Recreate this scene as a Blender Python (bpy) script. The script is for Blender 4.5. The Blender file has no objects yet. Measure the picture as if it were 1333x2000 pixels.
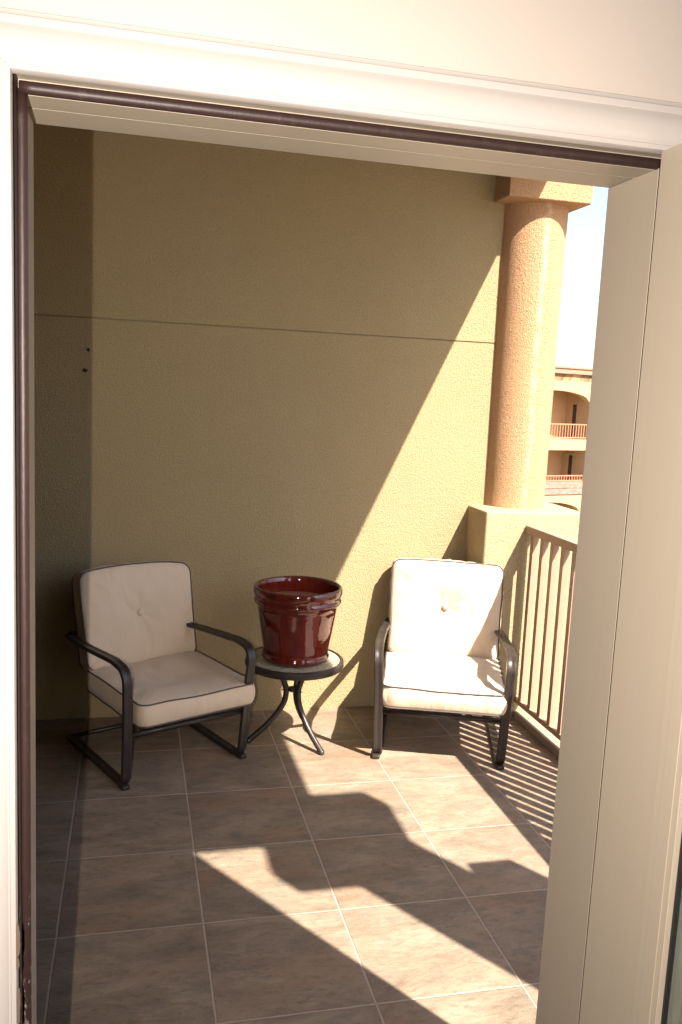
import bpy, bmesh, math, random
from mathutils import Vector, Matrix, noise
R_ = math.radians
sc = bpy.context.scene
col = sc.collection
rnd = random.Random(7)

# ------------------------------------------------------------------ camera
CAM = Vector((0.2133, -3.5208, 1.7456))
ROWS = ((0.971729, -0.231391, 0.046915),
        (0.012346, -0.148638, -0.988815),
        (0.235776, 0.961439, -0.141579))      # right, down, forward
cd = bpy.data.cameras.new('camera')
cam = bpy.data.objects.new('camera', cd); col.objects.link(cam)
r, d, f = [Vector(v).normalized() for v in ROWS]
m = Matrix((( r.x, -d.x, -f.x), (r.y, -d.y, -f.y), (r.z, -d.z, -f.z))).to_4x4()
m.translation = CAM
cam.matrix_world = m
cd.sensor_fit = 'VERTICAL'; cd.sensor_height = 36; cd.sensor_width = 24
cd.lens = 30.3057; cd.clip_start = 0.01; cd.clip_end = 2000
sc.camera = cam

# ------------------------------------------------------------------ light
SUN = Vector((0.46, -0.72, 1.0)).normalized()          # towards the sun
EL = math.asin(SUN.z); AZ = math.atan2(SUN.x, SUN.y)
w = bpy.data.worlds.new('World'); sc.world = w; w.use_nodes = True
nt = w.node_tree; bg = nt.nodes['Background']
sky = nt.nodes.new('ShaderNodeTexSky'); sky.sky_type = 'NISHITA'; sky.sun_disc = False
sky.sun_elevation = EL; sky.sun_rotation = AZ; sky.air_density = 1.0; sky.dust_density = 1.5; sky.air_density = 1.0
nt.links.new(sky.outputs[0], bg.inputs[0]); bg.inputs[1].default_value = 0.10
sl = bpy.data.lights.new('sun', 'SUN'); sl.energy = 5.0; sl.angle = R_(0.55); sl.color = (1.0, 0.93, 0.82)
so = bpy.data.objects.new('sun', sl); col.objects.link(so); so.rotation_euler = SUN.to_track_quat('Z', 'Y').to_euler()
# the photographer's flash gun, held just left of the lens: it throws the jamb's shadow onto the far wall
fl = bpy.data.lights.new('flash', 'SPOT'); fl.energy = 50; fl.spot_size = R_(128); fl.spot_blend = 1.0
fl.shadow_soft_size = 0.003; fl.color = (1.0, 0.905, 0.825)
fo = bpy.data.objects.new('flash', fl); col.objects.link(fo)
fo.location = (0.116, -3.50, 1.742)
fo.rotation_euler = (-f).to_track_quat('Z', 'Y').to_euler()
sc.view_settings.view_transform = 'Standard'; sc.view_settings.look = 'None'
sc.view_settings.exposure = 2.0; sc.view_settings.gamma = 1

# ------------------------------------------------------------------ materials
def srgb(r, g, b):
    c = []
    for v in (r, g, b):
        v /= 255.0
        c.append(v / 12.92 if v <= 0.04045 else ((v + 0.055) / 1.055) ** 2.4)
    return (*c, 1)

class Mat:
    def __init__(s, name, base, rough=0.8, metal=0.0, spec=0.5):
        s.m = bpy.data.materials.new(name); s.m.use_nodes = True
        s.t = s.m.node_tree; s.p = s.t.nodes['Principled BSDF']
        s.p.inputs['Base Color'].default_value = base if len(base) == 4 else (*base, 1)
        s.p.inputs['Roughness'].default_value = rough; s.p.inputs['Metallic'].default_value = metal
        s.p.inputs['Specular IOR Level'].default_value = spec
        s.co = None; s.base = base if len(base) == 4 else (*base, 1)
    def n(s, ty, **kw):
        nd = s.t.nodes.new(ty)
        for k, v in kw.items():
            if hasattr(nd, k): setattr(nd, k, v)
            else: nd.inputs[k].default_value = v
        return nd
    def l(s, a, b): s.t.links.new(a, b)
    def coord(s):
        if s.co is None: s.co = s.n('ShaderNodeTexCoord').outputs['Object']
        return s.co
    def mapped(s, scale):
        mp = s.n('ShaderNodeMapping'); mp.inputs['Scale'].default_value = scale
        s.l(s.coord(), mp.inputs[0]); return mp.outputs[0]
    def noise(s, scale, detail=4, rough=0.55, vec=None, dist=0):
        nd = s.n('ShaderNodeTexNoise'); nd.inputs['Scale'].default_value = scale
        nd.inputs['Detail'].default_value = detail; nd.inputs['Roughness'].default_value = rough
        nd.inputs['Distortion'].default_value = dist
        s.l(vec or s.coord(), nd.inputs['Vector']); return nd.outputs[0]
    def ramp(s, fac, *stops):
        nd = s.n('ShaderNodeValToRGB'); e = nd.color_ramp.elements
        while len(e) < len(stops): e.new(0.5)
        for i, (p, c) in enumerate(stops):
            e[i].position = p; e[i].color = c if len(c) == 4 else (*c, 1)
        s.l(fac, nd.inputs[0]); return nd.outputs[0]
    def mix(s, fac, a, b, mode='MIX'):
        nd = s.n('ShaderNodeMix', data_type='RGBA', blend_type=mode)
        for sock, v in ((nd.inputs[0], fac), (nd.inputs[6], a), (nd.inputs[7], b)):
            if hasattr(v, 'links'): s.l(v, sock)
            else: sock.default_value = v
        return nd.outputs[2]
    def math(s, op, a, b=0.0, c=0.0):
        nd = s.n('ShaderNodeMath', operation=op)
        for i, v in enumerate((a, b, c)):
            if hasattr(v, 'links'): s.l(v, nd.inputs[i])
            else: nd.inputs[i].default_value = v
        return nd.outputs[0]
    def color(s, c): s.l(c, s.p.inputs['Base Color'])
    def rough(s, c): s.l(c, s.p.inputs['Roughness'])
    def bump(s, h, dist, strength=1.0):
        nd = s.n('ShaderNodeBump'); nd.inputs['Distance'].default_value = dist; nd.inputs['Strength'].default_value = strength
        s.l(h, nd.inputs['Height']); s.l(nd.outputs[0], s.p.inputs['Normal']); return nd

def sc3(c, k): return (c[0]*k, c[1]*k, c[2]*k, 1)

def stucco(name, base, depth=0.004, stain=None):
    M = Mat(name, base, 1.0, spec=0.05)
    big = M.noise(1.3, 5, 0.6)
    fine = M.noise(150, 3, 0.6)
    grain = M.noise(330, 2, 0.5)
    patch = M.noise(0.7, 6, 0.7)
    c = M.mix(big, sc3(base, 0.90), sc3(base, 1.08))
    c = M.mix(M.ramp(patch, (0.45, (0, 0, 0)), (0.7, (0.35,)*3)), c, (base[0]*.88, base[1]*.85, base[2]*.80, 1))
    gr = M.ramp(fine, (0.34, (0.66,)*3), (0.5, (1, 1, 1)), (0.68, (1.0,)*3))  # relief shading put into the colour: low spots of the grain darker
    c = M.mix(0.8, c, gr, 'MULTIPLY')
    pit_shade = M.ramp(M.noise(70, 2, 0.5), (0.22, (0.5, 0.47, 0.43)), (0.30, (1, 1, 1)))  # shade of small pits, coloured in as dark specks
    c = M.mix(0.8, c, pit_shade, 'MULTIPLY')
    if stain:
        c = M.mix(stain(M), c, sc3(srgb(226, 205, 170), 1.0))
    M.color(c)
    coarse = M.noise(62, 4, 0.7, None, 0.3)
    h = M.math('ADD', M.math('MULTIPLY', fine, 0.7), M.math('MULTIPLY', grain, 0.45))
    h = M.math('ADD', h, M.math('MULTIPLY', M.math('POWER', coarse, 2.0), 0.8))
    M.bump(h, depth)
    return M.m

WALLC = (0.372, 0.286, 0.160)
m_wall = stucco('stucco_olive', WALLC, 0.0085)
m_ped = stucco('stucco_ped', (0.40, 0.318, 0.19), 0.0065)
def streak(M):
    # a pale run of efflorescence down one side of the shaft, with an uneven edge
    sep = M.n('ShaderNodeSeparateXYZ'); M.l(M.coord(), sep.inputs[0])
    ang = M.math('ARCTAN2', sep.outputs[0], M.math('MULTIPLY', sep.outputs[1], -1.0))
    wob = M.noise(3.0, 4, 0.65, M.mapped((0.6, 0.6, 0.9)))
    a = M.math('ADD', ang, M.math('MULTIPLY', M.math('SUBTRACT', wob, 0.5), 0.35))
    dd = M.math('ABSOLUTE', M.math('SUBTRACT', a, 0.02))
    k = M.ramp(dd, (0.0, (1, 1, 1)), (0.13, (0, 0, 0)))
    pat = M.ramp(M.noise(14, 5, 0.7), (0.40, (0.05,)*3), (0.60, (0.9,)*3))
    return M.math('MULTIPLY', M.math('MULTIPLY', k, pat), 0.75)
m_colm = stucco('stucco_orange', (0.50, 0.300, 0.165), 0.011, streak)
m_cap = stucco('stucco_orange_cap', (0.50, 0.300, 0.165), 0.010)
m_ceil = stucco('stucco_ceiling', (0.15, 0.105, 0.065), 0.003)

def paint(name, base, rough=0.45, grain=(40, 40, 2), amt=0.05, bump=0.0003):
    M = Mat(name, base, rough, spec=0.4)
    g = M.noise(1.0, 4, 0.6, M.mapped(grain)); b = M.noise(3.0, 3)
    c = M.mix(g, sc3(base, 1-amt), sc3(base, 1+amt)); c = M.mix(b, c, M.mix(0.5, c, sc3(base, 0.94)))
    M.color(c); M.bump(g, bump)
    return M.m
CREAM = (0.66, 0.56, 0.46)
m_trim_v = paint('trim_paint_upright', (0.415, 0.375, 0.345), 0.30, (60, 60, 1.5), 0.03)
m_trim_h = paint('trim_paint_head', (0.415, 0.375, 0.345), 0.30, (1.5, 60, 60), 0.03)
m_tan_v = paint('tan_paint_upright', (0.355, 0.298, 0.228), 0.42, (50, 50, 1.2), 0.03)
m_tan_h = paint('tan_paint_head', (0.355, 0.298, 0.228), 0.42, (1.2, 50, 50), 0.03)
m_room = paint('room_wall_paint', (0.455, 0.395, 0.345), 0.85, (9, 9, 9), 0.02, 0.0004)
m_roomceil = paint('room_ceiling_paint', (0.75, 0.71, 0.65), 0.9, (9, 9, 9), 0.02)
m_roomfloor = paint('room_carpet', (0.36, 0.29, 0.22), 0.95, (200, 200, 200), 0.15)
m_dark = Mat('gap', (0.02, 0.016, 0.013), 0.9).m

def strip_mat():
    M = Mat('weather_strip', (0.075, 0.032, 0.022), 0.48, spec=0.35)
    n1 = M.noise(1.0, 5, 0.7, M.mapped((30, 30, 9)))
    dust = M.noise(1.0, 6, 0.8, M.mapped((90, 90, 38)))
    c = M.mix(n1, (0.022, 0.011, 0.010, 1), (0.036, 0.018, 0.015, 1))
    k = M.ramp(dust, (0.56, (0, 0, 0)), (0.66, (1, 1, 1)))
    sep = M.n('ShaderNodeSeparateXYZ'); M.l(M.coord(), sep.inputs[0])
    low = M.ramp(M.math('SUBTRACT', sep.outputs[2], M.math('MULTIPLY', M.noise(9, 2), 0.15)), (0.985, (0.95,)*3), (1.0, (0.05,)*3))
    c = M.mix(M.math('MULTIPLY', k, low), c, (0.45, 0.38, 0.32, 1))
    M.color(c); M.bump(n1, 0.001)
    return M.m
m_strip = strip_mat()

def metal_paint():
    M = Mat('dark_bronze_paint', (0.030, 0.023, 0.020), 0.38, spec=0.4)
    n1 = M.noise(60, 5, 0.6)
    M.color(M.mix(n1, (0.020, 0.014, 0.012, 1), (0.034, 0.025, 0.021, 1)))
    M.rough(M.ramp(M.noise(25, 4), (0.3, (0.3,)*3), (0.7, (0.5,)*3)))
    M.bump(M.noise(260, 2), 0.0004)
    return M.m
m_metal = metal_paint()

def fabric(name, base):
    M = Mat(name, base, 0.9, spec=0.15)
    M.p.inputs['Sheen Weight'].default_value = 0.15
    w1 = M.noise(1.0, 2, 0.5, M.mapped((900, 160, 160))); w2 = M.noise(1.0, 2, 0.5, M.mapped((160, 900, 900)))
    big = M.noise(5, 4)
    c = M.mix(M.math('MULTIPLY', w1, w2), sc3(base, 0.90), sc3(base, 1.10))
    c = M.mix(big, c, M.mix(0.35, c, sc3(base, 0.86)))
    M.color(c)
    h = M.math('ADD', M.math('MULTIPLY', w1, 0.5), w2)
    wr = M.noise(7.0, 4, 0.5, M.mapped((1.0, 0.35, 0.35)), 0.8)
    M.bump(M.math('ADD', M.math('MULTIPLY', h, 0.05), wr), 0.018, 0.9)
    return M.m
m_fab = fabric('cushion_fabric', (0.60, 0.468, 0.345))
m_pipe = Mat('cushion_piping', (0.075, 0.055, 0.052), 0.8).m

def glaze():
    M = Mat('oxblood_glaze', (0.11, 0.012, 0.008), 0.07, spec=0.5)
    n1 = M.noise(1.0, 5, 0.65, M.mapped((7, 7, 3.5)), 0.6); n2 = M.noise(40, 4)
    c = M.ramp(n1, (0.30, (0.036, 0.005, 0.004)), (0.52, (0.115, 0.011, 0.007)), (0.78, (0.20, 0.022, 0.009)))
    sp = M.n('ShaderNodeSeparateXYZ'); M.l(M.coord(), sp.inputs[0])
    zz = M.math('ADD', sp.outputs[2], M.math('MULTIPLY', M.math('SUBTRACT', M.noise(18, 4), 0.5), 0.016))
    brk = M.math('MULTIPLY', M.ramp(zz, (0.350, (0, 0, 0)), (0.364, (1, 1, 1))), 0.8)
    run = M.math('MULTIPLY', M.ramp(M.noise(1.0, 5, 0.7, M.mapped((26, 26, 2.5))), (0.5, (0, 0, 0)), (0.68, (1, 1, 1))), 0.5)
    c = M.mix(run, c, (0.030, 0.006, 0.006, 1))
    c = M.mix(brk, c, (0.10, 0.045, 0.025, 1))
    M.color(M.mix(M.math('MULTIPLY', n2, 0.4), c, (0.05, 0.008, 0.006, 1)))
    M.p.inputs['Coat Weight'].default_value = 0.3; M.p.inputs['Coat Roughness'].default_value = 0.04
    M.bump(M.noise(9, 3), 0.004)
    return M.m
m_glaze = glaze()
m_soil = Mat('pot_floor', (0.22, 0.075, 0.045), 0.7).m

def pebble_glass():
    M = Mat('pebbled_glass', (0.26, 0.24, 0.17), 0.22, spec=0.6)
    v = M.n('ShaderNodeTexVoronoi'); v.inputs['Scale'].default_value = 85; M.l(M.coord(), v.inputs['Vector'])
    M.color(M.mix(M.noise(30, 3), (0.26, 0.235, 0.17, 1), (0.46, 0.41, 0.30, 1)))
    M.bump(v.outputs[0], 0.004)
    return M.m
m_pglass = pebble_glass()

def railpaint():
    M = Mat('rail_paint', (0.47, 0.31, 0.205), 0.5, spec=0.35)
    n1 = M.noise(20, 4); M.color(M.mix(n1, (0.28, 0.178, 0.120, 1), (0.335, 0.215, 0.147, 1))); M.bump(M.noise(90, 3), 0.0006)
    return M.m
m_rail = railpaint()
def curbpaint():
    M = Mat('curb_concrete', (0.40, 0.33, 0.25), 0.75)
    n1 = M.noise(12, 6, 0.7); M.color(M.mix(n1, (0.17, 0.125, 0.085, 1), (0.32, 0.25, 0.185, 1))); M.bump(M.noise(120, 4), 0.002)
    return M.m
m_curb = curbpaint()

def tiles():
    T = 0.457
    M = Mat('slate_tile', (0.2, 0.15, 0.12), 0.5, spec=0.35)
    sep = M.n('ShaderNodeSeparateXYZ'); M.l(M.coord(), sep.inputs[0])
    def edge(s):
        fr = M.math('FRACT', M.math('ADD', M.math('DIVIDE', s, T), 100.0))
        return M.math('MULTIPLY', M.math('MINIMUM', fr, M.math('SUBTRACT', 1.0, fr)), T)
    wob = M.math('MULTIPLY', M.math('SUBTRACT', M.noise(28, 4), 0.5), 0.0022)
    e = M.math('ADD', M.math('MINIMUM', edge(sep.outputs[0]), edge(sep.outputs[1])), wob)
    gr = M.ramp(M.math('MULTIPLY', e, 100.0), (0.26, (1, 1, 1)), (0.40, (0, 0, 0)))
    ids = [M.math('FLOOR', M.math('ADD', M.math('DIVIDE', sep.outputs[i], T), 100.0)) for i in (0, 1)]
    cb = M.n('ShaderNodeCombineXYZ'); M.l(ids[0], cb.inputs[0]); M.l(ids[1], cb.inputs[1])
    wn = M.n('ShaderNodeTexWhiteNoise', noise_dimensions='3D'); M.l(cb.outputs[0], wn.inputs[0])
    # every tile reads its own piece of the slate pattern
    off = M.n('ShaderNodeVectorMath', operation='MULTIPLY'); M.l(wn.outputs[1], off.inputs[0]); off.inputs[1].default_value = (13, 17, 5)
    va = M.n('ShaderNodeVectorMath', operation='ADD'); M.l(M.coord(), va.inputs[0]); M.l(off.outputs[0], va.inputs[1])
    st = M.n('ShaderNodeMapping'); st.inputs['Scale'].default_value = (1.0, 2.1, 1); M.l(va.outputs[0], st.inputs[0])
    v = st.outputs[0]
    a = M.noise(3.2, 8, 0.68, v, 0.5); b = M.noise(9, 7, 0.7, v, 0.3); c3 = M.noise(1.8, 4, 0.6, v); fine = M.noise(110, 4, 0.7)
    c = M.ramp(a, (0.28, (0.120, 0.088, 0.062)), (0.45, (0.200, 0.150, 0.108)), (0.58, (0.275, 0.208, 0.150)), (0.74, (0.360, 0.275, 0.200)))
    c = M.mix(M.ramp(c3, (0.48, (0, 0, 0)), (0.66, (0.55,)*3)), c, (0.285, 0.165, 0.100, 1))
    c = M.mix(M.ramp(b, (0.52, (0, 0, 0)), (0.66, (0.6,)*3)), c, (0.135, 0.128, 0.100, 1))
    d2 = M.noise(24, 12, 0.82, v, 0.6); d3 = M.noise(75, 8, 0.8, v, 0.2)
    c = M.mix(0.85, c, M.ramp(d2, (0.38, (0.60, 0.58, 0.55)), (0.50, (1, 1, 1))), 'MULTIPLY')
    c = M.mix(M.ramp(d3, (0.56, (0, 0, 0)), (0.64, (0.28,)*3)), c, (0.115, 0.095, 0.075, 1))
    c = M.mix(M.ramp(fine, (0.55, (0, 0, 0)), (0.75, (0.35,)*3)), c, (0.40, 0.33, 0.26, 1))
    c = M.mix(0.18, c, M.mix(wn.outputs[0], (0.12, 0.088, 0.064, 1), (0.30, 0.225, 0.17, 1)))
    scr = M.noise(6.0, 2, 0.4, v, 2.5)
    line = M.ramp(M.math('ABSOLUTE', M.math('SUBTRACT', scr, 0.5)), (0.0, (0.22,)*3), (0.006, (0, 0, 0)))
    c = M.mix(line, c, (0.34, 0.27, 0.21, 1))
    gcol = M.mix(M.noise(7, 5, 0.7), (0.33, 0.255, 0.20, 1), (0.44, 0.35, 0.28, 1))
    M.color(M.mix(gr, c, gcol))
    M.rough(M.ramp(b, (0.3, (0.42,)*3), (0.7, (0.62,)*3)))
    h = M.math('ADD', M.math('MULTIPLY', a, 0.7), M.math('MULTIPLY', b, 0.5))
    h = M.math('SUBTRACT', h, M.math('MULTIPLY', gr, 0.5))
    h = M.math('ADD', h, M.math('MULTIPLY', d2, 0.35))
    M.bump(h, 0.008, 0.9)
    return M.m
m_tile = tiles()

def glassm():
    M = Mat('door_glass', (0.86, 0.92, 0.88), 0.02, spec=0.6)
    M.p.inputs['Transmission Weight'].default_value = 0.95; M.p.inputs['IOR'].default_value = 1.45
    return M.m
m_glass = glassm()
m_gasket = Mat('black_gasket', (0.012, 0.012, 0.012), 0.5).m
m_steel = Mat('brushed_steel', (0.55, 0.5, 0.42), 0.3, 1.0).m

# ------------------------------------------------------------------ mesh helpers
def obj(name, bm, mat, parent=None, smooth=False, bevel=0.0, auto=None):
    me = bpy.data.meshes.new(name)
    bmesh.ops.recalc_face_normals(bm, faces=bm.faces[:])
    bm.to_mesh(me); bm.free()
    for mm in (mat if isinstance(mat, (list, tuple)) else [mat]): me.materials.append(mm)
    o = bpy.data.objects.new(name, me); col.objects.link(o)
    if parent: o.parent = parent
    if smooth: me.polygons.foreach_set('use_smooth', [True]*len(me.polygons))
    if auto is not None:
        me.polygons.foreach_set('use_smooth', [True]*len(me.polygons))
        me.set_sharp_from_angle(angle=R_(auto))
    if bevel:
        b = o.modifiers.new('bevel', 'BEVEL'); b.width = bevel; b.segments = 3; b.limit_method = 'ANGLE'
    return o
def box(bm, x0, x1, y0, y1, z0, z1, mi=0):
    v = [bm.verts.new((x, y, z)) for x in (x0, x1) for y in (y0, y1) for z in (z0, z1)]
    for q in ((0,1,3,2), (4,6,7,5), (0,4,5,1), (2,3,7,6), (0,2,6,4), (1,5,7,3)):
        fc = bm.faces.new([v[i] for i in q]); fc.material_index = mi
    return bm
def B(*a):
    bm = bmesh.new()
    for t in a: box(bm, *t)
    return bm
def thing(name, label, cat, loc=(0, 0, 0), rz=0, group=None):
    o = bpy.data.objects.new(name, None); col.objects.link(o)
    o.empty_display_size = 0.1
    o.location = loc; o.rotation_euler = (0, 0, rz)
    o['label'] = label; o['category'] = cat
    if group: o['group'] = group
    return o
def tag(o, label, cat, group=None):
    o['label'] = label; o['category'] = cat
    if group: o['group'] = group
    return o
def struct(o): o['kind'] = 'structure'; return o
def sweep(bm, path, prof, side=None, closed=False, cap=True):
    """prof: list of (a, b); a along 'side' vector, b along the in-plane normal."""
    path = [Vector(p) for p in path]; n = len(path); rings = []
    up = Vector((0, 0, 1)); prev = None
    for i, p in enumerate(path):
        if closed: t = (path[(i+1) % n] - path[i-1]).normalized()
        else: t = (path[min(i+1, n-1)] - path[max(i-1, 0)]).normalized()
        if side is not None:
            s = Vector(side); s = (s - t*s.dot(t)).normalized()
        else:
            ref = prev if prev is not None else (up if abs(t.z) < 0.9 else Vector((1, 0, 0)))
            s = (ref - t*ref.dot(t)).normalized(); prev = s
        b = t.cross(s)
        rings.append([bm.verts.new(p + s*a + b*c) for a, c in prof])
    k = len(prof)
    for i in range(n if closed else n-1):
        A, Bq = rings[i], rings[(i+1) % n]
        for j in range(k): bm.faces.new((A[j], A[(j+1) % k], Bq[(j+1) % k], Bq[j]))
    if cap and not closed:
        bm.faces.new(rings[0][::-1]); bm.faces.new(rings[-1])
    return bm
def circ(r, k=12): return [(r*math.cos(2*math.pi*i/k), r*math.sin(2*math.pi*i/k)) for i in range(k)]
def strap(wd, th):   # rounded flat bar with a shallow groove down the broad faces
    a, b = wd/2, th/2; g = 0.0012
    return [(-a, -b*.55), (-a*.86, -b), (-a*.35, -b), (-a*.2, -b+g), (a*.2, -b+g), (a*.35, -b), (a*.86, -b), (a, -b*.55),
            (a, b*.55), (a*.86, b), (a*.35, b), (a*.2, b-g), (-a*.2, b-g), (-a*.35, b), (-a*.86, b), (-a, b*.55)]
def rounded(pts, rad, seg=8):
    pts = [Vector(p) for p in pts]; out = [pts[0]]
    for i in range(1, len(pts)-1):
        p, a, b = pts[i], pts[i-1], pts[i+1]; r_ = rad[i-1] if isinstance(rad, (list, tuple)) else rad
        u = (a-p).normalized(); v = (b-p).normalized(); th = u.angle(v)
        dd = r_/math.tan(th/2); dd = min(dd, (a-p).length*.49, (b-p).length*.49); rr = dd*math.tan(th/2)
        c = p + (u+v).normalized()*(rr/math.sin(th/2)); s, e = p+u*dd-c, p+v*dd-c
        ang = s.angle(e)
        for k in range(seg+1):
            q = k/seg; out.append(c + (s*math.sin((1-q)*ang) + e*math.sin(q*ang))/math.sin(ang))
    out.append(pts[-1]); return out
def lathe(bm, prof, seg=72, cx=0, cy=0, mi=None):
    rings = []
    for r_, z in prof:
        rings.append([bm.verts.new((cx + r_*math.cos(2*math.pi*i/seg), cy + r_*math.sin(2*math.pi*i/seg), z)) for i in range(seg)] if r_ > 1e-6 else [bm.verts.new((cx, cy, z))])
    for a, b in zip(rings, rings[1:]):
        for i in range(seg):
            j = (i+1) % seg
            if len(a) == 1: bm.faces.new((a[0], b[j], b[i]))
            elif len(b) == 1: bm.faces.new((a[i], a[j], b[0]))
            else: bm.faces.new((a[i], a[j], b[j], b[i]))
    return bm

# ------------------------------------------------------------------ the balcony shell
YW = 0.91            # face of the far stucco wall
YD0, YD1 = -2.30, -2.467   # outer and inner face of the doorway wall
ZC = 3.12            # balcony ceiling
bm = B((-2.2, 2.62, -2.95, 1.35, -0.25, 0.0))
struct(obj('balcony_floor', bm, m_tile))
t = thing('stucco_wall', 'tall olive stucco wall behind the two cushioned chairs, with a thin level score line', 'wall', (0, YW, 0))
bm = B((-2.2, 2.22, 0, 0.30, 0.0, 2.024), (-2.2, 2.22, 0, 0.30, 2.030, 3.3), (-2.2, 2.22, 0.012, 0.30, 2.024, 2.030))
obj('wall_panel', bm, m_wall, t)
for hx, hz, hr in ((-0.003, 1.875, 0.009), (-0.018, 1.775, 0.011)):
    bm = bmesh.new()
    pts = [bm.verts.new((hx + hr*(1+.35*rnd.uniform(-1, 1))*math.cos(a), -0.0025, hz + hr*(1+.35*rnd.uniform(-1, 1))*math.sin(a))) for a in [i*math.pi/5 for i in range(10)]]
    bm.faces.new(pts); back = bmesh.ops.extrude_face_region(bm, geom=bm.faces[:])
    for v in [g for g in back['geom'] if isinstance(g, bmesh.types.BMVert)]: v.co.y += 0.004
    obj('anchor_hole', bm, m_dark, t)
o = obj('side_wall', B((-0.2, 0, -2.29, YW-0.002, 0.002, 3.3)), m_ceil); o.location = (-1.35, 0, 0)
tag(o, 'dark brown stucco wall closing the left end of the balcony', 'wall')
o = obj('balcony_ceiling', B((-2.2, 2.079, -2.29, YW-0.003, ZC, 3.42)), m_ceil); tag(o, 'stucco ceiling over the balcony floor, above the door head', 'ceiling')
bm = B((2.08, 2.29, -2.60, 1.20, 2.94, 3.43), (1.62, 2.079, -2.60, -2.295, 2.94, 3.425))
for v in bm.verts:
    if v.co.x > 2.2 and v.co.y < -2: v.co.x += 0.05
o = obj('edge_beam', bm, m_cap)
tag(o, 'orange stucco beam resting on the square column capitals', 'beam')

def column(loc, label, cap):
    c = thing('stucco_column', label, 'column', loc, 0, 'round stucco columns of the balcony')
    bm = bmesh.new(); lathe(bm, [(0, 1.13), (0.1875, 1.13), (0.1865, 1.16)] + [(0.1865+0.0055*k/20, 1.16+(2.752-1.16)*k/20) for k in range(1, 21)] + [(0, 2.752)], 64)
    obj('shaft', bm, m_colm, c, auto=40)
    obj('capital', B((*cap, 2.752, 2.939)), m_cap, c, bevel=0.006)
    obj('pedestal', B((-0.275, 0.30, -0.315, 0.33, -0.24, 1.143)), m_ped, c, bevel=0.012)
    return c
column((2.297, 0.965, 0), 'round orange stucco column with square capital on a yellow pedestal at the wall end', (-0.247, 0.220, -0.25, 0.25))
near = column((2.305, -2.455, 0), 'second round stucco column of the balcony, beside the doorway wall corner', (-0.24, 0.26, -0.325, 0.255))
o = obj('shadow_post', B((2.37, 2.55, -2.44, -2.14, 0.002, 2.0)), m_cap, bevel=0.005)  # unseen post, added to cast the squared step in the floor shadow
tag(o, 'unseen square stucco post added against the near column to cast part of the floor shadow', 'post')

# railing
XR = 2.282
t = thing('balcony_railing', 'tan metal balcony railing with square balusters running from the column pedestal', 'railing', (XR, 0.64, 0))
obj('top_rail', B((-0.031, 0.031, -2.78, 0.008, 1.030, 1.073)), m_rail, t, bevel=0.003)
obj('bottom_rail', B((-0.020, 0.020, -2.78, 0.008, 0.092, 0.120)), m_rail, t, bevel=0.002)
first = None
for k in range(25):
    y = -0.045 - 0.1115*k
    if first is None:
        first = obj('baluster', B((-0.0165, 0.0165, -0.0165, 0.0165, 0.118, 1.031)), m_rail, t, bevel=0.0015); b = first
    else:
        b = first.copy(); col.objects.link(b); b.parent = t
    b.location = (0, y, 0)
o = struct(obj('floor_curb', B((2.262, 2.60, -2.13, 0.642, 0.001, 0.042)), m_curb, bevel=0.004))

# ------------------------------------------------------------------ doorway wall, frame and door leaf
OX0, OX1, OZ = 0.060, 0.918, 2.088
ext = [(-2.2, OX0-.02, YD1+.012, YD0, -0.02, 3.3), (OX1+.02, 1.62, YD1+.012, YD0, -0.02, 3.3), (OX0-.02, OX1+.02, YD1+.012, YD0, OZ+.02, 3.3)]
t = thing('doorway_wall', 'pale cream interior wall around the open balcony doorway', 'wall', (0, 0, 0))
obj('stucco_face', B(*ext), m_wall, t)
obj('plaster_face', B((-1.8, OX0-.02, YD1, YD1+.011, 0, 2.74), (OX1+.02, 1.46, YD1, YD1+.011, 0, 2.74), (OX0-.02, OX1+.02, YD1, YD1+.011, OZ+.02, 2.74)), m_room, t)

t = thing('door_frame', 'painted door frame around the balcony doorway, white casing inside and tan jambs', 'door frame', (0.49, -2.40, 0))
def at(bm): 
    for v in bm.verts: v.co -= Vector((0.49, -2.40, 0))
    return bm
ZS = 2.062; XL = 0.085; XJ = 0.902
yj0, yj1 = YD1-.001, YD0+.004
obj('jamb', at(B((OX0-.019, 0.0785, yj0, yj1, 0, 2.078))), m_tan_v, t)
obj('jamb', at(B((XJ+.010, OX1+.019, yj0, yj1, 0, 2.076))), m_tan_v, t)
obj('head_jamb', at(B((OX0-.019, OX1+.019, yj0, yj1, 2.0785, 2.105))), m_tan_h, t)
# stops, in two boards with a hairline joint
obj('stop', at(B((0.0787, XL, -2.366, yj1-.001, 0, ZS-.0002), (0.0787, XL-.0003, -2.410, -2.3680, 0, ZS-.0002))), m_tan_v, t, bevel=0.0004)
obj('stop', at(B((XJ, XJ+.0098, -2.428, yj1-.001, 0, ZS-.0002))), m_tan_v, t, bevel=0.0012)
obj('stop', at(B((0.0768, XJ+.0098, -2.3645, yj1-.002, ZS, 2.0783), (0.0768, XJ+.0098, -2.415, -2.3685, ZS-.0003, 2.0783))), m_tan_h, t)
obj('joint', at(B((XL+.001, XJ-.001, -2.3684, -2.3646, ZS+.0004, 2.07))), m_dark, t)
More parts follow.
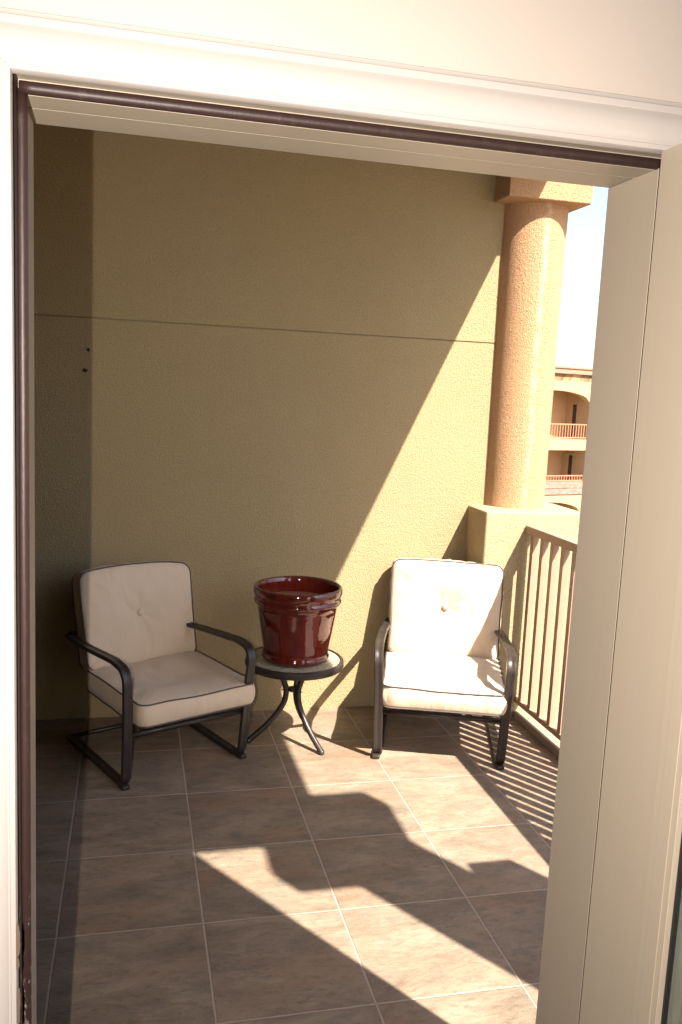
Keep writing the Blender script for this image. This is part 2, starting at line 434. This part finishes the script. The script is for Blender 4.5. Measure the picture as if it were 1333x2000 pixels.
# brown bulb weatherstrips
def strip(a, b_, side, r=0.0068):
    bm = bmesh.new(); n = 60; a, b_ = Vector(a), Vector(b_)
    sweep(bm, [a.lerp(b_, i/n) for i in range(n+1)], circ(r, 14), side=side); return at(bm)
obj('weather_strip', strip((0.0850, -2.4175, 0), (0.0850, -2.4175, 2.066), (1, 0, 0), 0.0066), m_strip, t, smooth=True)
obj('weather_strip', strip((XJ+.0075, -2.4350, 0), (XJ+.0075, -2.4350, 2.068), (1, 0, 0), 0.0098), m_strip, t, smooth=True)
obj('weather_strip', strip((0.083, -2.4225, 2.0675), (XJ+.008, -2.4225, 2.0675), (0, 0, 1), 0.0072), m_strip, t, smooth=True)
obj('weather_strip_carrier', at(B((0.0784, 0.0812, -2.452, -2.4245, 0, 2.076))), m_strip, t, bevel=0.0008)
# casing, profile u = distance from the opening, h = thickness off the wall
CP = [(0, 0), (0, .0125), (.0010, .0150), (.0065, .0152), (.0075, .0135), (.0095, .0135), (.012, .0160), (.018, .0185), (.026, .0200), (.034, .0198), (.041, .0182), (.046, .0160), (.0475, .0175), (.0535, .0178), (.056, .0155), (.0600, .0148), (.0615, .0115), (.0615, 0)]
def casing(kind):
    bm = bmesh.new(); x0, x1, z1 = 0.0815, OX1+.004, 2.0675
    rings = []
    if kind == 'L': ends = [lambda u, h: (x0-u, YD1-h, 0.0), lambda u, h: (x0-u, YD1-h, z1+u-.0002)]
    if kind == 'R': ends = [lambda u, h: (x1+u, YD1-h, 0.0), lambda u, h: (x1+u, YD1-h, z1+u-.0002)]
    if kind == 'H': ends = [lambda u, h: (x0-u+.0002, YD1-h, z1+u), lambda u, h: (x1+u-.0002, YD1-h, z1+u)]
    for e in ends: rings.append([bm.verts.new(e(u, h)) for u, h in CP])
    k = len(CP)
    for j in range(k): bm.faces.new((rings[0][j], rings[0][(j+1) % k], rings[1][(j+1) % k], rings[1][j]))
    bm.faces.new(rings[0]); bm.faces.new(rings[1][::-1])
    return at(bm)
obj('casing', casing('L'), m_trim_v, t, auto=35)
obj('casing', casing('R'), m_trim_v, t, auto=35)
obj('casing', casing('H'), m_trim_h, t, auto=35)

# chipped paint low on the left casing edge
m_chip = Mat('bare_wood_chip', (0.13, 0.085, 0.055), 0.8).m
for cz, w_, h_, sx in ((1.052, 0.0020, 0.022, 0.0825), (1.022, 0.0013, 0.010, 0.0822), (0.962, 0.0018, 0.024, 0.0826)):
    bm = bmesh.new(); n = 18
    pts = [bm.verts.new((sx+.0008+w_*math.cos(2*math.pi*i/n)*(1+.4*rnd.uniform(-1, 1)), YD1-.0158, cz+h_*math.sin(2*math.pi*i/n)*(1+.15*rnd.uniform(-1, 1)))) for i in range(n)]
    bm.faces.new(pts); g = bmesh.ops.extrude_face_region(bm, geom=bm.faces[:])
    for v in [q for q in g['geom'] if isinstance(q, bmesh.types.BMVert)]: v.co.y += 0.004
    obj('paint_chip', at(bm), m_chip, t)

# door leaf, swung 90 degrees into the room
t = thing('door', 'open tan glazed door leaf folded back into the room at the right of the doorway', 'door', (0.8960, -2.4895, 0))
x0, x1 = -0.031, 0.013; L0, L1 = 0.0, -0.80; zt = 2.064
s1, s2 = -0.130, L1+.130; z1, z2 = 0.25, 1.93
obj('leaf', B((x0, x1, s1, L0, 0.01, zt), (x0, x1, L1, s2, 0.01, zt), (x0, x1, s2, s1, 0.01, z1), (x0, x1, s2, s1, z2, zt)), m_tan_v, t)
def bead(xs):
    bm = bmesh.new()
    for (ya, yb, za, zb) in ((s1, s1-.050, z1, z2), (s2+.050, s2, z1, z2), (s1-.050, s2+.050, z1, z1+.05), (s1-.050, s2+.050, z2-.05, z2)):
        a, b_ = sorted((ya, yb)); c, d_ = sorted((za, zb))
        mid = (a+b_)/2
        if xs < 0:
            if b_-a < .1: box(bm, x0-.007, x0+.006, a+.0005, b_-.0005, c, d_); box(bm, x0-.0088, x0-.0071, a+.010, b_-.016, c+.01, d_-.01)
            else: box(bm, x0-.0068, x0+.010, a, b_, c, d_)
        else: box(bm, x1-.010, x1+.006, a, b_, c, d_)
    return bm
obj('glazing_bead', bead(-1), m_tan_v, t, bevel=0.004)
obj('glazing_bead', bead(1), m_tan_v, t, bevel=0.002)
obj('glass_pane', B((-0.0235, -0.0165, s2+.045, s1-.045, z1+.045, z2-.045)), m_glass, t)
obj('gasket', B((-0.030, -0.0236, s1-.0528, s1-.0485, z1+.05, z2-.05), (-0.030, -0.0236, s2+.0485, s2+.0555, z1+.05, z2-.05)), m_gasket, t)
obj('glass_spacer', B((-0.0155, -0.009, s1-.070, s1-.046, z1+.046, z2-.046), (-0.0045, 0.004, s2+.046, s2+.070, z1+.046, z2-.046)), m_tan_v, t)
for hz in (0.25, 1.1, 1.9):
    bm = bmesh.new(); lathe(bm, [(0, hz-.045), (.0055, hz-.045), (.0055, hz+.045), (0, hz+.045)], 12, 0.024, 0.008)
    obj('hinge', bm, m_steel, t)
bm = bmesh.new(); sweep(bm, rounded([(x0, L1+.06, 0.98), (x0-.05, L1+.06, 0.98), (x0-.05, L1+.17, 0.98)], 0.012), circ(0.009, 10))
obj('handle', bm, m_steel, t, smooth=True)

# room behind the camera
o = obj('room_wall', B((1.47, 1.62, -6.2, YD1+.011, 0, 3.3)), [m_room]); tag(o, 'cream room wall at the right of the doorway wall', 'wall')
o = obj('room_wall', B((-1.95, -1.80, -6.2, YD1, 0, 3.3)), [m_room]); tag(o, 'cream room wall at the left of the doorway wall', 'wall')
o = obj('room_wall', B((-1.95, 1.62, -6.35, -6.201, 0, 3.3)), [m_room]); tag(o, 'cream room wall behind the photographer', 'wall')
o = obj('room_ceiling', B((-1.80, 1.469, -6.2, YD1-.0005, 2.741, 2.9)), [m_roomceil]); tag(o, 'white ceiling of the room facing the balcony', 'ceiling')
struct(obj('room_floor', B((-1.95, 1.62, -6.2, YD1, -0.25, -0.012)), m_roomfloor))
struct(obj('threshold', B((0.078, 0.905, YD1-.001, YD0+.02, -0.01, 0.022)), m_steel, bevel=0.004))

# ------------------------------------------------------------------ furniture
def outline(w2, h0, h1, crown, rad, n=112):
    """rounded rectangle in (x, t); t from h0 to h1, top edge crowned"""
    base = []
    P = [(-w2, h0), (w2, h0), (w2, h1), (-w2, h1)]
    out = []
    per = n//4
    for k, (cx, ct, a0) in enumerate(((w2-rad, h0+rad, -90), (w2-rad, h1-rad, 0), (-w2+rad, h1-rad, 90), (-w2+rad, h0+rad, 180))):
        for i in range(10):
            a = R_(a0 + 90*i/9); out.append(Vector((cx+rad*math.cos(a), ct+rad*math.sin(a), 0)))
        nx = [(w2-rad, h1-rad, 0), (-w2+rad, h1-rad, 90), (-w2+rad, h0+rad, 180), (w2-rad, h0+rad, 270)][k]
        e = Vector((nx[0]+rad*math.cos(R_(nx[2])), nx[1]+rad*math.sin(R_(nx[2])), 0)); s = out[-1].copy()
        for i in range(1, 16): out.append(s.lerp(e, i/16))
    for p in out:
        if p.y > (h0+h1)/2:
            q = (p.y-(h0+h1)/2)/((h1-h0)/2); p.y += crown*q*(1-(p.x/w2)**2)
            p.x *= 1 + 0.018*q
    return out
def cushion(parent, mtx, w2, h0, h1, th, crown, puff, button, seed, name, sag=0.0):
    """front face at +z local; returns the cushion body with piping and button children"""
    out = outline(w2, h0, h1, crown, 0.042)
    n = len(out); c = Vector((0, (h0+h1)/2, 0)); bm = bmesh.new()
    def nz(p, k, s=1.0): return noise.noise(Vector((p.x*k+seed, p.y*k, seed*2)))*s
    per = [0.0]
    for i in range(1, n): per.append(per[-1] + (out[i]-out[i-1]).length)
    out = [p + (p-c).normalized()*nz(p, 9, 0.005) for p in out]
    def wrinkle(i): return (math.sin(per[i]*165+seed+2*math.sin(per[i]*31))*0.0008 + math.sin(per[i]*73+2*seed+2.5*math.sin(per[i]*17))*0.0016)*(0.6+0.8*abs(noise.noise(Vector((per[i]*3, seed, 1)))*2))
    wav = [nz(p, 6, 0.007) for p in out]
    def face(sgn):
        rings = []
        K = 22
        for k in range(K+1):
            rho = 1 - k/K
            rr = []
            for i, p in enumerate(out):
                q = c + (p-c)*rho
                e = 1-rho**7
                h = th/2 + puff*(1-rho**3.2)**0.8 + nz(q, 5, 0.010)*e + nz(q, 17, 0.0030)*e + abs(nz(Vector((q.x+.3*q.y, q.y*.6, 0)), 11, 0.008))*e + wrinkle(i)*4*rho**6*(1-rho)*4
                h += wav[i]*rho**10 * (1 if sgn > 0 else .4)
                dd = (q-c-Vector((0, button[1], 0))).length if button else 9
                if button:
                    ang = math.atan2(q.y-c.y-button[1], q.x-c.x)
                    h -= button[0]*math.exp(-(dd/0.060)**1.1)*(1+.10*math.sin(ang*5+seed)*min(1, dd/.03)) if sgn > 0 else 0
                    h -= 0.35*button[0]*math.exp(-(dd/0.13)**2) if sgn > 0 else 0
                    h -= 0.0075*math.exp(-dd/0.085)*(1-math.exp(-(dd/.03)**2))*(0.5+0.5*math.cos(ang*7+seed+2*math.sin(ang)))**3 if sgn > 0 else 0
                h -= sag*math.exp(-((q.x/w2/0.55)**2 + ((q.y-c.y+0.05)/0.16)**2)) if sgn > 0 else 0
                rr.append(bm.verts.new((q.x, q.y, sgn*h)) if k < K else None)
                if k == K:
                    rr = [bm.verts.new((c.x, c.y, sgn*(h)))]; break
            rings.append(rr)
        for a, b_ in zip(rings, rings[1:]):
            for i in range(n):
                j = (i+1) % n
                if len(b_) == 1: bm.faces.new((a[i], a[j], b_[0]))
                else: bm.faces.new((a[i], a[j], b_[j], b_[i]))
        return rings[0]
    f1 = face(1); f0 = face(-1)
    prev = f1
    for k in range(1, 7):
        q = k/7; row = []
        for i in range(n):
            p = out[i]; b = (p-c).normalized()*(0.011*math.sin(math.pi*q)) + (p-c).normalized()*wrinkle(i)*math.sin(math.pi*q)*1.5
            row.append(bm.verts.new((p.x+b.x, p.y+b.y, f1[i].co.z*(1-q)+f0[i].co.z*q)))
        for i in range(n): bm.faces.new((prev[i], prev[(i+1) % n], row[(i+1) % n], row[i]))
        prev = row
    for i in range(n): bm.faces.new((prev[i], prev[(i+1) % n], f0[(i+1) % n], f0[i]))
    e1 = [v.co.copy() for v in f1]; e0 = [v.co.copy() for v in f0]
    o = obj(name, bm, m_fab, parent, smooth=True); o.matrix_local = mtx
    for e in (e1, e0):
        bm = bmesh.new(); sweep(bm, [p + (Vector((p.x, p.y, 0))-c).normalized()*0.0018 for p in e], circ(0.0037, 8), side=(0, 0, 1), closed=True)
        obj('piping', bm, m_pipe, o, smooth=True)
    if button:
        z = th/2 + puff - button[0]*1.05
        bm = bmesh.new(); lathe(bm, [(0, .0135), (.008, .0125), (.014, .0095), (.018, .002), (.016, -.006), (0, -.008)], 20)
        b = obj('button', bm, m_fab, o, smooth=True); b.location = (0, c.y+button[1], z+.004)
    return o

def frame_matrix(xa, ya, za, loc):   # columns: local x, local y, local z
    mt = Matrix((xa, ya, za)).transposed().to_4x4(); mt.translation = loc; return mt

def chair(label, loc, rz, seed, seat_shift, crown, back_shift, top_h, lean):
    t = thing('patio_chair', label, 'chair', loc, rz, 'cushioned spring patio chairs')
    H = 0.295
    for s in (-1, 1):
        path = rounded([(s*(H-.012), 0.33, 0.508), (s*(H+.012), 0.04, 0.528), (s*(H+.016), -0.25, 0.550), (s*(H+.014), -0.372, 0.535), (s*(H+.004), -0.356, 0.33), (s*(H-.004), -0.330, 0.011), (s*(H-.006), 0.30, 0.011)],
                        [0.6, 0.3, 0.085, 0.9, 0.060], 10)
        bm = bmesh.new(); sweep(bm, path, strap(0.043, 0.019), side=(1, 0, 0))
        obj('side_frame', bm, m_metal, t, auto=50)
        bm = B((s*H-.020, s*H+.016, -0.352, -0.300, 0.0, 0.020))
        obj('foot_glide', bm, m_metal, t, bevel=0.006)
        bm = bmesh.new(); sweep(bm, rounded([(s*0.205, -0.30, 0.245), (s*0.205, 0.24, 0.245), (s*0.215, 0.385, 0.76)], 0.06), circ(0.0115, 12))
        obj('seat_rail', bm, m_metal, t, smooth=True)
    bm = bmesh.new(); sweep(bm, [(-H, -0.325, 0.232), (H, -0.325, 0.232)], circ(0.0125, 12)); obj('front_rail', bm, m_metal, t, smooth=True)
    bm = bmesh.new(); sweep(bm, [(-H+.01, 0.285, 0.016), (H-.01, 0.285, 0.016)], circ(0.011, 12)); obj('rear_stretcher', bm, m_metal, t, smooth=True)
    bm = bmesh.new()
    sweep(bm, [(-0.215, 0.385, 0.755), (-0.13, 0.40, 0.775), (0.13, 0.40, 0.775), (0.215, 0.385, 0.755)], circ(0.0115, 10)); sweep(bm, [(-0.29, 0.325, 0.52), (0.29, 0.325, 0.52)], circ(0.010, 10))
    obj('back_rail', bm, m_metal, t, smooth=True)
    bm = bmesh.new()
    for k in range(6):   # zigzag seat springs
        y = -0.26 + 0.095*k; pts = []
        for i in range(41): pts.append((-0.215+0.43*i/40, y+0.022*(1 if (i//2) % 2 else -1), 0.243-0.012*math.sin(math.pi*i/40)))
        sweep(bm, pts, circ(0.0028, 6))
    obj('seat_spring', bm, m_metal, t, smooth=True)
    # seat cushion, local y runs from front to back
    cushion(t, frame_matrix((1, 0, 0), (0, 1, 0.0), (0, 0, 1), (seat_shift, 0, 0.322)), 0.290, -0.372, 0.215, 0.098, 0.0, 0.016, None, seed, 'seat_cushion', 0.016)
    # back cushion, local y runs up the back, local z to the front
    up = Vector((0, math.sin(R_(lean)), math.cos(R_(lean)))); fr = Vector((0, -math.cos(R_(lean)), math.sin(R_(lean))))
    cushion(t, frame_matrix((1, 0, 0), up, fr, (back_shift, 0.215, 0.357)), 0.287, 0.0, top_h, 0.095, crown, 0.026, (0.030, 0.015), seed+3.7, 'back_cushion')
    return t
ca = chair('shaded patio chair left of the small round table, its beige back cushion arched on top', (0.325, 0.506, 0), R_(25.2), 1.3, 0.045, 0.026, 0.036, 0.462, 14)
cb = chair('patio chair in full sun by the railing, its back cushion glowing white', (1.755, 0.463, 0), R_(-18.9), 5.1, 0.008, 0.004, 0.010, 0.50, 12)
# cloth tie peeking over the back cushion of the sunlit chair
bm = bmesh.new(); sweep(bm, [(-0.006, 0.335, 0.838), (0.012, 0.326, 0.862), (0.030, 0.330, 0.857), (0.038, 0.345, 0.845)], [(-0.010, -.0015), (0.010, -.0015), (0.010, .0015), (-0.010, .0015)], side=(0, 1, 0)); obj('cushion_tie', bm, m_fab, cb)

# side table
t = thing('side_table', 'small round dark metal side table with pebbled glass top carrying the red pot', 'table', (1.0, 0.50, 0))
ZT = 0.424
bm = bmesh.new(); lathe(bm, [(0.222, ZT-.004), (0.226, ZT+.003), (0.234, ZT+.004), (0.2405, ZT-.001), (0.242, ZT-.010), (0.242, ZT-.026), (0.239, ZT-.032), (0.230, ZT-.033), (0.228, ZT-.012), (0.222, ZT-.012), (0.222, ZT-.004)], 96)
obj('rim', bm, m_metal, t, auto=40)
bm = bmesh.new(); lathe(bm, [(0, ZT-.001), (0.2215, ZT-.001), (0.2215, ZT-.007), (0, ZT-.007)], 96); obj('glass_top', bm, m_pglass, t)
bm = bmesh.new()
for k in range(3):
    a = R_(180+120*k+60); sweep(bm, [(0, 0, ZT-.022), (0.229*math.cos(a), 0.229*math.sin(a), ZT-.022)], [(-.009, -.004), (.009, -.004), (.009, .004), (-.009, .004)], side=(0, 0, 1))
obj('cross_brace', bm, m_metal, t)
for a in (180, 302, 58):
    a = R_(a); prof = [(0.098, ZT-.018), (0.080, 0.375), (0.052, 0.315), (0.036, 0.265), (0.044, 0.205), (0.078, 0.145), (0.130, 0.085), (0.176, 0.043), (0.214, 0.012)]
    # smooth the profile with a Catmull-Rom pass
    pts = []
    for i in range(len(prof)-1):
        p0, p1, p2, p3 = [Vector(prof[max(0, min(len(prof)-1, j))]) for j in (i-1, i, i+1, i+2)]
        for k in range(6):
            q = k/6; v = 0.5*((2*p1) + (p2-p0)*q + (2*p0-5*p1+4*p2-p3)*q*q + (3*p1-p0-3*p2+p3)*q**3)
            pts.append((v.x*math.cos(a), v.x*math.sin(a), v.y))
    pts.append((prof[-1][0]*math.cos(a), prof[-1][0]*math.sin(a), prof[-1][1]))
    bm = bmesh.new(); sweep(bm, pts, circ(0.0142, 14), side=(-math.sin(a), math.cos(a), 0)); g = obj('leg', bm, m_metal, t, smooth=True)
    bm = bmesh.new(); r0 = 0.214; lathe(bm, [(0, 0), (.014, 0), (.016, .006), (.0145, .020), (0, .024)], 16, r0*math.cos(a), r0*math.sin(a)); obj('foot_cap', bm, m_metal, g, smooth=True)
bm = bmesh.new(); lathe(bm, [(0.018, 0.258), (0.026, 0.258), (0.026, 0.274), (0.018, 0.274), (0.018, 0.258)], 24)
for a in (180, 302, 58):
    a = R_(a); sweep(bm, [(0.02*math.cos(a), 0.02*math.sin(a), 0.266), (0.056*math.cos(a), 0.056*math.sin(a), 0.266)], circ(0.004, 8))
obj('leg_collar', bm, m_metal, t)

# pot
t = thing('plant_pot', 'empty glossy oxblood red glazed plant pot standing on the round side table', 'plant pot', (1.003, 0.50, ZT+.005))
bm = bmesh.new()
P = [(0, .003), (0.150, .001), (0.159, .003), (0.164, .010), (0.165, .020), (0.161, .027), (0.158, .034), (0.160, .045), (0.168, .095), (0.177, .150), (0.186, .205), (0.193, .250), (0.197, .272), (0.204, .279), (0.2115, .287), (0.2135, .295), (0.2105, .303), (0.2065, .308), (0.2065, .312), (0.2125, .318), (0.2165, .328), (0.2175, .342), (0.2165, .354), (0.2125, .361), (0.2055, .364), (0.1985, .361), (0.194, .352), (0.1915, .335), (0.186, .25), (0.18, .20), (0.176, .19)]
lathe(bm, P, 96)
for v in bm.verts:
    r_ = math.hypot(v.co.x, v.co.y)
    if r_ > .01:
        k = 1 + 0.006*noise.noise(Vector((v.co.x*6, v.co.y*6, v.co.z*9))); v.co.x *= k; v.co.y *= k
    if v.co.z > .3: v.co.z += 0.003*noise.noise(Vector((v.co.x*5, v.co.y*5, 3)))
obj('pot_body', bm, m_glaze, t, smooth=True)
bm = bmesh.new(); lathe(bm, [(0, .283), (0.06, .284), (0.06, .281), (.10, .282), (0.1875, .286)], 64); obj('inner_liner', bm, m_soil, t, smooth=True)

# ------------------------------------------------------------------ the world beyond the railing
def ground_mat():
    M = Mat('dry_ground', (0.26, 0.2, 0.14), 0.95); n1 = M.noise(0.15, 6, 0.6); M.color(M.mix(n1, (0.20, 0.155, 0.10, 1), (0.30, 0.24, 0.17, 1))); return M.m
GZ = -6.5
bm = bmesh.new(); vs = [bm.verts.new(v) for v in ((-400, -400, GZ), (600, -400, GZ), (600, 900, GZ), (-400, 900, GZ))]; bm.faces.new(vs)
struct(obj('ground', bm, ground_mat()))
M = Mat('asphalt', (0.055, 0.05, 0.047), 0.9); M.bump(M.noise(60), 0.004); m_asph = M.m
bm = bmesh.new(); vs = [bm.verts.new(v) for v in ((8, -5, GZ+.01), (34, -5, GZ+.01), (34, 34, GZ+.01), (8, 34, GZ+.01))]; bm.faces.new(vs)
struct(obj('parking_lot', bm, m_asph))
m_fac = stucco('far_stucco', (0.40, 0.28, 0.155), 0.003)
m_fin = stucco('far_stucco_recess', (0.52, 0.32, 0.165), 0.003)
m_band = Mat('cornice_paint', (0.26, 0.145, 0.09), 0.8).m
m_frl = Mat('far_rail', (0.34, 0.16, 0.085), 0.6).m
M = Mat('ledge_stone', (0.4, 0.28, 0.2), 0.9)
br = M.n('ShaderNodeTexBrick'); br.inputs['Scale'].default_value = 2.2; br.inputs['Color1'].default_value = (0.30, 0.185, 0.13, 1); br.inputs['Color2'].default_value = (0.18, 0.115, 0.09, 1); br.inputs['Mortar'].default_value = (0.16, 0.11, 0.09, 1)
mp = M.n('ShaderNodeMapping'); mp.inputs['Rotation'].default_value = (R_(90), 0, 0); M.l(M.coord(), mp.inputs[0]); M.l(mp.outputs[0], br.inputs['Vector']); M.color(br.outputs[0]); m_stone = M.m
m_win = Mat('dark_window', (0.03, 0.028, 0.03), 0.15).m
az0 = R_(27.4); O = Vector((CAM.x + 50*math.sin(az0), CAM.y + 50*math.cos(az0), 0))
t = thing('apartment_building', 'cream three storey apartment building with arched balconies seen past the column', 'building', O, math.atan2(0.257, 0.966))
S0, S1, BW = -14.2, 2.45, 5.3   # bays to the left of the visible end
pill = 0.38; zt_, zcb, za, zsp = 3.55, 3.16, 2.22, 1.62
zr1, zr1b, zb1 = 0.38, -0.46, -1.12
zr2, zst, zarc = -2.55, -2.92, -4.08
D = 1.9
body = bmesh.new()
box(body, S0, S1+pill, D, 12, GZ, zcb+.001)
for z0, z1 in ((zb1, -0.52), (-3.95, -3.45)): box(body, S0, S1+.001, 0.05, D, z0, z1)
box(body, S0, S1+pill-.01, 0.02, D, 2.75, zcb)
obj('wall', body, m_fin, t)
fr_ = bmesh.new()
nb = 3
for k in range(nb+1):
    s = S1 - k*(BW+pill); box(fr_, s, s+pill, 0, D, GZ, zcb)
for k in range(nb):
    sb = S1 - k*(BW+pill); sa = sb-BW; nseg = 18
    for top, ap, spr in ((zcb, za, zsp), (zst-.6, zarc, -4.75)):
        for i in range(nseg):
            u0, u1 = i/nseg, (i+1)/nseg
            h = lambda u: spr + (ap-spr)*math.sqrt(max(0, 1-(2*u-1)**2))
            a, b_ = sa+BW*u0, sa+BW*u1
            v = [fr_.verts.new(p) for p in ((a, 0.02, h(u0)), (b_, 0.02, h(u1)), (b_, 0.02, top), (a, 0.02, top), (a, 0.42, h(u0)), (b_, 0.42, h(u1)), (b_, 0.42, top), (a, 0.42, top))]
            for q in ((0,1,2,3), (5,4,7,6), (0,4,5,1)): fr_.faces.new([v[j] for j in q])
    box(fr_, sa, sb, 0.03, 0.30, zb1, -0.50)
obj('facade_front', fr_, m_fac, t)
obj('cornice', B((S0-.1, S1+pill+.12, -0.14, 12.1, zcb+.002, zt_-.10), (S0-.16, S1+pill+.18, -0.20, 12.16, zt_-.10, zt_)), m_band, t)
for k in range(nb):
    sb = S1 - k*(BW+pill); sa = sb-BW
    obj('stone_band', B((sa, sb, -0.04, 0.30, zst-.36, zst), (sa, sb, -0.05, 0.30, zst-.72, zst-.39)), m_stone, t)
    for zt1, zb_ in ((zr1, zr1b), (zr2, zst)):
        bm = B((sa, sb, 0.05, 0.11, zt1-.06, zt1), (sa, sb, 0.05, 0.11, zb_+.03, zb_+.09))
        x = sa+.06
        while x < sb: box(bm, x, x+.045, 0.06, 0.10, zb_, zt1-.05); x += .20
        obj('railing', bm, m_frl, t)
    for zf, zh in ((-0.50, 1.62), (-3.4, -1.35)):
        fr = obj('balcony_door', B((sb-.04, sb-.001, .87, 1.58, zf, zh)), m_fac, t)
        obj('window', B((sb-.055, sb-.041, .98, 1.27, zf+.1, zh-.15)), m_win, fr)
        obj('window', B((sa+BW*.10, sa+BW*.40, D-.03, D-.001, zf+.7, zh-.1)), m_win, t)
obj('downpipe', B((S1+pill*.35, S1+pill*.35+.09, -0.10, -0.002, GZ, zcb-.3)), m_fac, t)

# shrubs by the parking lot
def leafmat(name, c):
    M = Mat(name, c, 0.7); M.color(M.mix(M.noise(2.5, 4), sc3(c, .6), sc3(c, 1.5))); return M.m
m_leaf = leafmat('shrub_leaf', (0.075, 0.085, 0.03)); m_bark = Mat('bark', (0.14, 0.09, 0.06), 0.9).m
def shrub(name, x, y, h, rad, n, label, cat, trunk=0.3):
    t = thing(name, label, cat, (x, y, GZ), rnd.uniform(0, 6), 'plants around the parking lot')
    bm = bmesh.new(); sweep(bm, [(0, 0, 0), (0.03*h, 0.01*h, h*.35), (0.0, 0.03*h, h*.75)], circ(0.025*h, 8)); 
    for k in range(5):
        a = k*1.3; sweep(bm, [(0.02*h, 0, h*.3), (rad*.5*math.cos(a), rad*.5*math.sin(a), h*(.55+.05*k))], circ(0.010*h, 6))
    obj('trunk', bm, m_bark, t)
    bm = bmesh.new(); cl = []
    for k in range(14):
        a = rnd.uniform(0, 6.28); rr = rad*rnd.uniform(.2, .75); cl.append((rr*math.cos(a), rr*math.sin(a), h*rnd.uniform(trunk+.15, .85), rad*rnd.uniform(.3, .5)))
    for i in range(n):
        cx, cy, cz, cr = rnd.choice(cl); v = Vector((rnd.gauss(0, 1), rnd.gauss(0, 1), rnd.gauss(0, 1))).normalized()*cr*rnd.uniform(.5, 1.05)
        p = Vector((cx, cy, cz))+v; s = rnd.uniform(.05, .11); a = Vector((rnd.gauss(0, 1), rnd.gauss(0, 1), rnd.gauss(0, 1))).normalized(); b_ = a.orthogonal().normalized()
        bm.faces.new([bm.verts.new(p+a*s), bm.verts.new(p+b_*s*.5), bm.verts.new(p-a*s), bm.verts.new(p-b_*s*.5)])
    obj('crown', bm, m_leaf, t)
shrub('desert_tree', 29.6, 41.5, 4.6, 1.3, 2600, 'feathery green tree at the corner of the far apartment building', 'tree')
shrub('shrub', 18.2, 27.0, 1.8, 1.3, 1500, 'low green shrub beside the parking lot, nearest the balcony', 'shrub', 0.0)
shrub('shrub', 20.8, 29.5, 1.6, 1.2, 1500, 'low green shrub beside the parking lot, farther from the balcony', 'shrub', 0.0)
